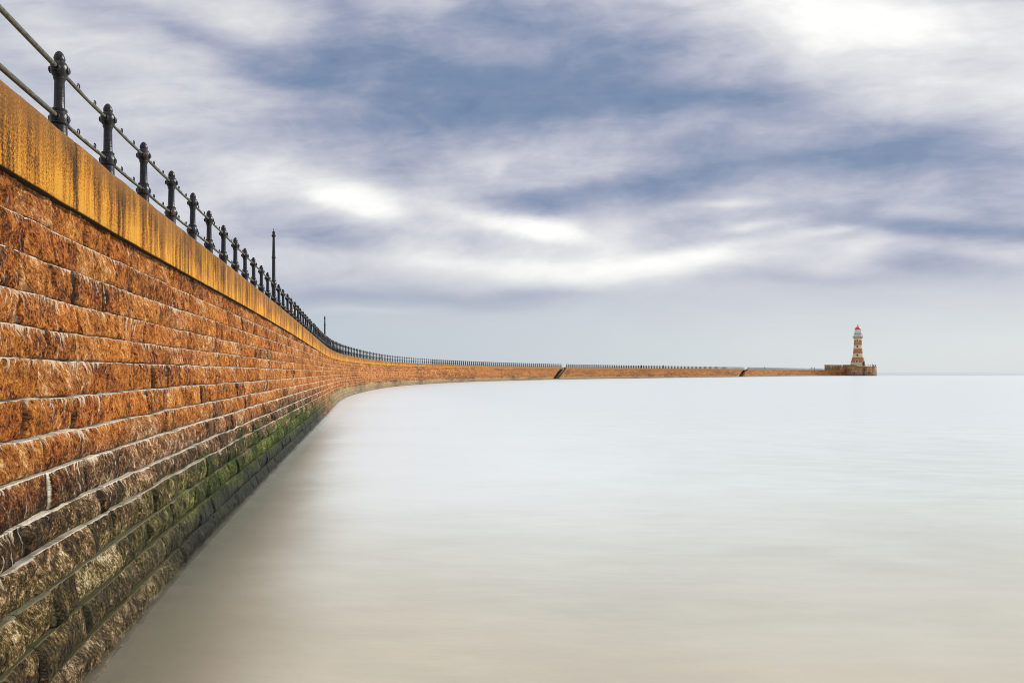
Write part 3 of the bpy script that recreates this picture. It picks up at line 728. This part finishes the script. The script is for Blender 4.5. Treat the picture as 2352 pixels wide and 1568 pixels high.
bm = bmesh.new(); lathe(bm, [(r * PX, hz_(y) - BZ) for r, y in ((60, 453), (73, 452), (73, 446), (58, 446))], 40)
link('lantern_walkway', finish(bm, 'walkway', True, 30), rough_mat('maroon_paint', (.10, .05, .05), (.15, .08, .075), 2, .6, 0), lh)
bm = bmesh.new()
for k in range(16):
    a = 2 * math.pi * k / 16; r = 71 * PX
    tube(bm, [(r * math.cos(a), r * math.sin(a), hz_(446) - BZ), (r * math.cos(a), r * math.sin(a), hz_(414) - BZ)], .04, 5)
for yy in (414, 430): tube(bm, [(71 * PX * math.cos(a), 71 * PX * math.sin(a), hz_(yy) - BZ) for a in np.linspace(0, 2 * math.pi, 33)], .04, 5, False)
link('walkway_rail', finish(bm, 'walkway_rail', True, 60), M_WHITE, lh)
bm = bmesh.new(); lathe(bm, [(56 * PX, hz_(446) - BZ), (56 * PX, hz_(362) - BZ)], 16)
lg = link('lantern_glass', finish(bm, 'lantern_glass', False), rough_mat('pale_lantern_glass', (.60, .60, .62), (.72, .70, .72), 1.2, .15, 0), lh)
bm = bmesh.new()
for k in range(16):
    a = 2 * math.pi * k / 16; r = 57 * PX
    tube(bm, [(r * math.cos(a), r * math.sin(a), hz_(446) - BZ), (r * math.cos(a), r * math.sin(a), hz_(362) - BZ)], .05, 5)
link('glazing_bar', finish(bm, 'glazing_bar', True, 60), M_WHITE, lg)
bm = bmesh.new()
lathe(bm, [(r * PX, hz_(y) - BZ) for r, y in ((56, 364), (62, 362), (61, 357), (56, 346), (48, 332), (38, 320), (26, 313), (15, 310))], 40)
dm = link('dome', finish(bm, 'dome', True, 40), M_RED, lh)
bm = bmesh.new()
lathe(bm, [(r * PX, hz_(y) - BZ) for r, y in ((26, 312), (26, 304), (15, 302), (15, 290), (20, 287), (17, 277), (9, 270), (3, 266), (2, 244), (0, 243))], 16)
tube(bm, [(-10 * PX, 0, hz_(258) - BZ), (26 * PX, 0, hz_(258) - BZ)], .05, 5)
box(bm, 14 * PX, 26 * PX, -.03, .03, hz_(264) - BZ, hz_(252) - BZ)
link('vent_and_vane', finish(bm, 'vent', True, 40), rough_mat('grey_white_metal', (.42, .44, .44), (.66, .67, .66), 2, .5, 0), dm)
# windows and door, placed on the curved face towards the viewer
LDIR = math.atan2(-DC[1], -DC[0])            # direction from the tower to the beach
def on_face(ang_off, y, push=0.0):
    a = LDIR + ang_off; r = rad(y) + push
    return Matrix.Translation((r * math.cos(a), r * math.sin(a), hz_(y) - BZ)) @ Matrix.Rotation(a + math.pi / 2, 4, 'Z')
for (xo, yc, hw, hh, sur) in ((-9, 587, 14, 15, 1), (-9, 706, 14, 17, 0), (-9, 877, 15, 19, 0), (-16, 998, 15, 18, 2)):
    a = math.asin(max(-1, min(1, xo * PX / rad(yc))))
    M = on_face(a, yc)
    g = 9 * PX
    bm = bmesh.new(); W, H_ = hw * PX, hh * PX
    for bx in ((-W - g, -W, -H_ - g, H_ + g), (W, W + g, -H_ - g, H_ + g), (-W, W, H_, H_ + g), (-W, W, -H_ - g, -H_)):
        e = g * .9 if (sur == 2) else 0
        if sur == 2 and bx[0] < -W: bx = (bx[0] - e, bx[1], bx[2], bx[3] - g * .5)
        if sur == 2 and bx[1] > W: bx = (bx[0], bx[1] + e, bx[2], bx[3] - g * .5)
        box(bm, bx[0], bx[1], -.10 - .3 * (bx[2] < 0), .14 + 0.0, bx[2], bx[3], M)
    fr = link('window', finish(bm, 'window', False), M_CREAM, lh)
    bm = bmesh.new(); box(bm, -W + .002, W - .002, -.25, .085, -H_ + .002, H_ - .002, M)
    link('pane', finish(bm, 'pane', False), M_DARK, fr)
    bm = bmesh.new()
    box(bm, -.05, .05, .06, .11, -H_ + .01, H_ - .01, M); box(bm, -W + .01, -.055, .06, .105, -.05, .05, M); box(bm, .055, W - .01, .06, .105, -.05, .05, M)
    link('glazing_bar', finish(bm, 'bars', False), M_WHITE, fr)
a = math.asin(min(1, 92 * PX / rad(1035))); M = on_face(a, 1040)
bm = bmesh.new()
pts = [(-.95, -1.9), (-.95, .35)] + [(.95 * math.cos(t_), .35 + .95 * math.sin(t_)) for t_ in np.linspace(math.pi * .9, math.pi * .1, 7)] + [(.95, .35), (.95, -1.9)]
inn = [(p[0] * .5, p[1] * .74 - .45 if p[1] > 0 else p[1]) for p in pts]
for d0, d1 in ((-.5, .30),):
    f0 = [bm.verts.new(M @ Vector((p[0], d1, p[1]))) for p in pts]; f1 = [bm.verts.new(M @ Vector((p[0], d1, p[1]))) for p in inn]
    b0 = [bm.verts.new(M @ Vector((p[0], d0, p[1]))) for p in pts]; b1 = [bm.verts.new(M @ Vector((p[0], d0, p[1]))) for p in inn]
    for i in range(len(pts) - 1):
        bm.faces.new((f0[i], f0[i + 1], f1[i + 1], f1[i])); bm.faces.new((f0[i], b0[i], b0[i + 1], f0[i + 1])); bm.faces.new((f1[i], f1[i + 1], b1[i + 1], b1[i]))
dw = link('doorway', finish(bm, 'doorway', False), M_CREAM, lh)
bm = bmesh.new(); box(bm, -.48, .48, -.4, .1, -1.9, .55, M); link('door', finish(bm, 'door', False), rough_mat('dark_brown_door', (.05, .035, .03), (.10, .07, .05), 2, .6, 0), dw)
bm = bmesh.new()
zb = hz_(1100) - BZ
for i in range(9):
    box(bm, .2 + i * .28, .2 + (i + 1) * .28, .35, 1.5, -3.2, -1.75 - i * .19, M)
link('door_steps', finish(bm, 'door_steps', False), rough_mat('brown_steps', (.14, .09, .06), (.25, .17, .11), 2, .8), lh)
bm = bmesh.new()                             # low cream porch wall at the foot of the tower
M = on_face(math.asin(20 * PX / rad(1080)), 1085)
box(bm, -.9, .3, .2, 1.6, -1.2, .75, M); box(bm, .36, 1.1, .2, 1.2, -1.2, .35, M); box(bm, 1.16, 2.0, .1, 1.4, -1.2, .9, M)
link('porch', finish(bm, 'porch', False, bevel=.03), M_CREAM, lh)

# ------------------------------------------------------------------ stone shelter wall beside the tower
_q = np.linspace(500, 532, 400); _qx, _qy = plan(_q, -1.5)
sA = float(np.interp(2021.5, 1250 + 1666.7 * _qx / _qy, _q))
a0 = Vector((*map(float, plan(sA, -1.45)), 0)); a1 = Vector((*map(float, plan(533.5, -1.45)), 0))
dd = (a1 - a0); Ls = dd.length; ang = math.atan2(dd.y, dd.x)
sh = empty('stone_shelter', (a0.x, a0.y, 3.55)); sh.rotation_euler = (0, 0, ang)
tag(sh, 'long low brown stone shelter on the pier left of the lighthouse', 'shelter')
bm = bmesh.new(); box(bm, 0, Ls, .25, 2.6, 0, 3.35); link('wall', finish(bm, 'wall', False), M_SHELT, sh)
for k in range(10):
    bm = bmesh.new(); x0 = .05 + k * (Ls - .6) / 9; box(bm, x0, x0 + .38, .0, .247, 0, 3.2); link('pilaster', finish(bm, 'pilaster', False, bevel=.02), M_SHELT, sh)
bm = bmesh.new(); box(bm, -.12, Ls + .1, -.12, 2.75, 3.352, 3.62); link('roof_slab', finish(bm, 'roof_slab', False, bevel=.03), rough_mat('pale_cap_stone', (.36, .31, .22), (.55, .48, .36), 1, .8), sh)
bm = bmesh.new()
for k in range(3): box(bm, 1.2 + 4.4 * k, 4.9 + 4.4 * k, .14, .246, 2.72, 2.95)
link('cornice', finish(bm, 'cornice', False), M_CREAM, sh)
def on_drum(d_, r, z): a = LDIR + d_; return Matrix.Translation((r * math.cos(a), r * math.sin(a), z)) @ Matrix.Rotation(a + math.pi / 2, 4, 'Z')
bm = bmesh.new()
for k in range(7):
    a = -math.asin(min(1, (8.7 - k * 1.25) / 10.3)); M = on_drum(a, 10.2, 6.17); box(bm, -.66, .66, -.25, .25, 0, .92 if k < 6 else .5, M); box(bm, -.70, .70, -.30, .30, .922, 1.05, M)
o = link('parapet', finish(bm, 'parapet', False, bevel=.02), M_SHELT, loc=(DC[0], DC[1], 0)); under(o, pier)
bm = bmesh.new()
for k in range(3):
    a = -math.asin((5.4 - k * 1.3) / 11.2); M = on_drum(a, 11.12, 5.15); box(bm, -.66, .66, -.14, .14, 0, .5, M)
o = link('yellow_ledge', finish(bm, 'yellow_ledge', False, bevel=.02), rough_mat('yellow_stone', (.50, .34, .10), (.66, .50, .22), 2, .8), loc=(DC[0], DC[1], 0)); under(o, pier)

# roundhead railing, bollard and ladder
rr = empty('roundhead_railing', (DC[0], DC[1], 6.17)); tag(rr, 'short dark railing round the edge of the pier head, right of the lighthouse', 'railing')
R0 = 10.6; angs = [LDIR + R(d_) for d_ in np.linspace(16, 100, 10)]
rpm = None
for a in angs:
    bm = bmesh.new(); lathe(bm, [(.09, 0), (.08, .9), (.12, .95), (.12, 1.05), (0, 1.14)], 8)
    o = link('post', finish(bm, 'post', True, 50), M_IRON, rr, (R0 * math.cos(a), R0 * math.sin(a), 0))
bm = bmesh.new()
for h in (.5, .98): tube(bm, [(R0 * math.cos(a), R0 * math.sin(a), h) for a in np.linspace(angs[0], angs[-1], 40)], .05, 6)
link('rail', finish(bm, 'rail', True, 60), M_IRON, rr)
a = LDIR + math.asin(8.6 / 10.8) * 1.0
bo = empty('bollard', (DC[0] + 9.9 * math.cos(LDIR + R(68)), DC[1] + 9.9 * math.sin(LDIR + R(68)), 6.18)); tag(bo, 'squat black mooring bollard on the pier head by the end railing', 'bollard')
bm = bmesh.new(); lathe(bm, [(.45, 0), (.45, .08), (.26, .15), (.24, .5), (.38, .6), (.40, .72), (.2, .8), (0, .82)], 16); link('body', finish(bm, 'body', True, 40), M_IRON, bo)
bm = bmesh.new(); box(bm, -.55, .55, -.4, .4, -.02, .03); link('base_plate', finish(bm, 'base_plate', False), M_IRON, bo)
aL = LDIR + math.asin(3.4 / 11.2)
la = empty('ladder', (DC[0] + 11.45 * math.cos(aL), DC[1] + 11.45 * math.sin(aL), 0)); la.rotation_euler = (0, 0, aL + math.pi / 2)
tag(la, 'dark iron ladder fixed down the face of the pier head below the tower', 'ladder')
for sx in (-.33, .33):
    bm = bmesh.new(); box(bm, sx - .07, sx + .07, -.08, .08, -.3, 5.4); link('stile', finish(bm, 'stile', False), M_IRON, la)
for k in range(16):
    bm = bmesh.new(); tube(bm, [(-.26, 0, .1 + k * .33), (.26, 0, .1 + k * .33)], .035, 6); link('rung', finish(bm, 'rung', True), M_IRON, la)

# ------------------------------------------------------------------ people far off on the deck
def person(name_lb, s, off, zoff, top_c, leg_c, turn, stride=0.2, loc=None, hh=1.72):
    if loc is None:
        x, y = plan(s, off); z = float(ztop(s)) - .24
    else: x, y, z = loc
    k = hh / 1.72
    J = {'pel': (0, 0, .93), 'che': (0, .02, 1.28), 'nek': (0, .02, 1.47), 'hed': (0, .05, 1.58), 'top': (0, .04, 1.70),
         'shL': (-.17, .02, 1.42), 'elL': (-.24, -.05, 1.15), 'haL': (-.24, .10, .93), 'shR': (.17, .02, 1.42), 'elR': (.24, -.02, 1.14), 'haR': (.25, .16, .95),
         'hiL': (-.09, 0, .90), 'knL': (-.10, stride * .6, .50), 'anL': (-.10, stride, .08), 'toL': (-.11, stride + .17, .03),
         'hiR': (.09, 0, .90), 'knR': (.10, -stride * .1, .49), 'anR': (.10, -stride, .09), 'toR': (.11, -stride + .16, .03)}
    E_ = [('pel', 'che'), ('che', 'nek'), ('nek', 'hed'), ('hed', 'top'), ('che', 'shL'), ('shL', 'elL'), ('elL', 'haL'), ('che', 'shR'), ('shR', 'elR'), ('elR', 'haR'),
          ('pel', 'hiL'), ('hiL', 'knL'), ('knL', 'anL'), ('anL', 'toL'), ('pel', 'hiR'), ('hiR', 'knR'), ('knR', 'anR'), ('anR', 'toR')]
    rd = {'pel': .15, 'che': .17, 'nek': .06, 'hed': .10, 'top': .07, 'shL': .075, 'elL': .05, 'haL': .04, 'shR': .075, 'elR': .05, 'haR': .04, 'hiL': .10, 'knL': .065, 'anL': .045, 'toL': .035, 'hiR': .10, 'knR': .065, 'anR': .045, 'toR': .035}
    ks = list(J); me = bpy.data.meshes.new('body'); me.from_pydata([tuple(c * k for c in J[q]) for q in ks], [(ks.index(a_), ks.index(b_)) for a_, b_ in E_], [])
    o = bpy.data.objects.new('person', me); COL.objects.link(o)
    md = o.modifiers.new('skin', 'SKIN'); sv = me.skin_vertices[0].data
    for i_, q in enumerate(ks): sv[i_].radius = (rd[q] * k, rd[q] * k * (.72 if q in ('pel', 'che') else 1))
    sv[0].use_root = True
    o.modifiers.new('sub', 'SUBSURF').render_levels = 1
    m, t, b = mat('clothes'); oc = t.node('ShaderNodeTexCoord').outputs['Object']; _, _, zz = t.sep(oc)
    n = t.noise(oc, 14, 3); tw = t.math('MULTIPLY_ADD', n, .03, zz)
    c = t.ramp(t.math('DIVIDE', tw, 2.0), [(0.0, (.02, .018, .016)), (0.045, leg_c), (0.47, top_c), (0.745 * hh / 1.72, (.42, .25, .17)), (0.82 * hh / 1.72, (.05, .03, .02))], 'CONSTANT')
    t.l.new(c, b.inputs['Base Color']); b.inputs['Roughness'].default_value = .8; me.materials.append(m)
    o.location = (float(x), float(y), z + zoff); o.rotation_euler = (0, 0, turn)
    tag(o, name_lb, 'person', 'people strolling far out on the pier')
GD = 'people strolling far out on the pier'
def s_at(px):
    ss = np.linspace(60, 535, 4000); x, y = plan(ss, -1.2); return float(np.interp(px, 1250 + 1666.7 * x / y, ss))
person('person in dark clothes walking behind the middle of the far railing', s_at(1566), -1.3, 0, (.025, .025, .035), (.03, .03, .04), 1.2)
person('person in a dark coat leaning by the railing, midway between the two stairways', s_at(1619), -1.1, 0, (.03, .03, .03), (.02, .02, .03), -1.9, .08)
person('person in black just right of the farther stairway', s_at(1866), -1.1, 0, (.02, .02, .025), (.03, .028, .03), 2.0, .15)
person('person in blue jacket, left of the pair nearing the shelter', s_at(1982), -1.3, 0.25, (.08, .12, .25), (.04, .05, .09), -1.0, .22)
person('person in blue-grey coat, right of the pair nearing the shelter', s_at(1988.5), -1.4, 0.25, (.10, .13, .20), (.05, .05, .07), -1.1, .2)
person('person in dark clothes at the railing of the pier head', 0, 0, 0, (.03, .035, .04), (.03, .03, .035), .6, .05, loc=(DC[0] + 9.9 * math.cos(LDIR + R(58)), DC[1] + 9.9 * math.sin(LDIR + R(58)), 6.19))

# ------------------------------------------------------------------ the sea
def sea_mat():
    m, t, b = mat('smooth_sea')
    g = t.node('ShaderNodeNewGeometry').outputs['Position']; x, y, z = t.sep(g)
    n1 = t.noise(t.comb(t.math('MULTIPLY', x, .17), t.math('MULTIPLY', y, .17), 0), 1.0, 5, .55, .4)
    n2 = t.noise(t.comb(t.math('MULTIPLY', x, .8), t.math('MULTIPLY', y, 3.2), 0), 1.0, 5, .6, .2)
    sea_d = t.math('MULTIPLY_ADD', t.math('SUBTRACT', n1, .5), 7.5, t.math('MULTIPLY_ADD', x, 0.05, y))     # metres out from the beach
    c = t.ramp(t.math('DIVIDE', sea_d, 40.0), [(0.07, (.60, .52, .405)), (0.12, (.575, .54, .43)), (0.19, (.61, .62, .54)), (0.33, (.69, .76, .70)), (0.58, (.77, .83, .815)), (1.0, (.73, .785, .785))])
    c = t.mix(t.math('MULTIPLY', t.math('MULTIPLY_ADD', t.math('SUBTRACT', n2, .5), .75, .10, True), t.maprange(y, 9, 45, 1, .2, True)), c, (.42, .42, .36))
    n5 = t.noise(t.comb(t.math('MULTIPLY', x, .45), t.math('MULTIPLY_ADD', x, .25, t.math('MULTIPLY', y, .95)), 7), 1.0, 5, .62, .3)
    c = t.mix(t.math('MULTIPLY', t.maprange(n5, .42, .68, 0, .20, True), t.maprange(y, 9, 45, 1, .15, True)), c, (.40, .40, .34))
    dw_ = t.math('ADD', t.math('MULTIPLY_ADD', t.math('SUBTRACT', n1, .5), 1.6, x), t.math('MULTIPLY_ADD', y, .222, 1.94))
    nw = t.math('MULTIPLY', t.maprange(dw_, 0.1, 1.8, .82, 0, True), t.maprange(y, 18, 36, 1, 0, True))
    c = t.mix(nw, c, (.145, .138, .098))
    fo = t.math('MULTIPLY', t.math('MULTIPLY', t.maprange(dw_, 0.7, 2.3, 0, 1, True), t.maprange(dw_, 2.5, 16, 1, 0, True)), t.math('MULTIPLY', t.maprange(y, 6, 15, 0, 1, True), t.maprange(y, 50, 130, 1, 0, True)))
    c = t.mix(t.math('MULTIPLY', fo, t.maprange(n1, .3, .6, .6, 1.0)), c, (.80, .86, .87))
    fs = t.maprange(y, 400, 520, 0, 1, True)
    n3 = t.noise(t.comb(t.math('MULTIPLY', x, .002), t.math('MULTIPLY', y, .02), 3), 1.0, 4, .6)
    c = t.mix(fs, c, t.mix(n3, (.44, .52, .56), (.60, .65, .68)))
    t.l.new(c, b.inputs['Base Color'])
    t.put(b.inputs['Roughness'], t.maprange(y, 3, 400, .30, .36))
    b.inputs['IOR'].default_value = 1.33
    h = t.math('ADD', t.math('MULTIPLY', n2, .5), t.noise(t.comb(t.math('MULTIPLY', x, 2.5), t.math('MULTIPLY', y, 9.0), 1), 1.0, 4, .6))
    bn = bump(t, b, h, 0.02, 0.25)
    return m
M_SEA = sea_mat()
xs = np.concatenate([[-30000, -3000, -400], np.linspace(-60, 60, 13), [400, 3000, 30000]]); ys = np.concatenate([[-60], np.linspace(-12, 60, 10), [200, 460, 1000, 4000, 30000, 60000]])
XX, YY = np.meshgrid(xs, ys)
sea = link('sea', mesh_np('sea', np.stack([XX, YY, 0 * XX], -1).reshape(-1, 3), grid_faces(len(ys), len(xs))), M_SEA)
tag(sea, kind='structure')
# surf blurred over the foot of the wall: thin veils of water at the heights the swell reaches
def veil_mat():
    m, t, b = mat('surf_veil')
    at = t.node('ShaderNodeAttribute', attribute_name='mark'); f, _, _ = t.sep(at.outputs['Color'])
    g = t.node('ShaderNodeNewGeometry').outputs['Position']; x, y, z = t.sep(g)
    n = t.noise(t.comb(t.math('MULTIPLY', x, 5), t.math('MULTIPLY', y, 2.5), t.math('MULTIPLY', z, 30)), 1.0, 4, .6)
    c = t.ramp(t.math('DIVIDE', y, 40.0), [(0.08, (.34, .29, .22)), (0.2, (.28, .27, .21)), (0.5, (.56, .57, .52)), (1.0, (.70, .72, .72))])
    t.l.new(c, b.inputs['Base Color']); b.inputs['Roughness'].default_value = .5
    t.put(b.inputs['Alpha'], t.math('MULTIPLY', f, t.math('MULTIPLY', t.maprange(n, .35, .65, .3, 1.2), .22), clamp=True))
    return m
M_VEIL = veil_mat()
vs_ = np.concatenate([np.arange(0.5, 60, .15), np.arange(60, S_END, 1.0)])
Vv, Fv, Cv = [], [], []; base_i = 0
offs = np.array([0.30, .50, .58, .64, .72, .82, .95])
al = np.array([1, 1, 1, .8, .45, .15, 0.0])
for li, zz in enumerate((.015, .035, .06, .09)):
    wv = fbm(vs_ * .9 + li * 7, vs_ * 0, 3, 90 + li) * .012
    X3 = np.interp(vs_, _s, _X)[None, :]; Y3 = np.interp(vs_, _s, _Y)[None, :]; T3 = heading(vs_)[None, :]
    o3 = offs[:, None] - (offs[:, None] > .65) * li * .0
    Vv.append(np.stack([X3 + o3 * np.cos(T3), Y3 - o3 * np.sin(T3), np.maximum(zz + wv[None, :] * (offs[:, None] < 1.2), .006) * np.ones_like(o3)], -1).reshape(-1, 3))
    A = np.broadcast_to(al[:, None] * (1 - li * .10), (len(offs), len(vs_)))
    Cv.append(np.stack([A, A, A, A], -1).reshape(-1, 4)); Fv.append(grid_faces(len(offs), len(vs_)) + base_i); base_i += len(offs) * len(vs_)
veil = link('surf', mesh_np('surf', np.concatenate(Vv), np.concatenate(Fv), None, np.concatenate(Cv)), M_VEIL)
tag(veil, kind='stuff', label='pale veil of blurred surf along the foot of the wall', cat='surf')
# seabed so that nothing is hollow below
bpy.context.view_layer.update()
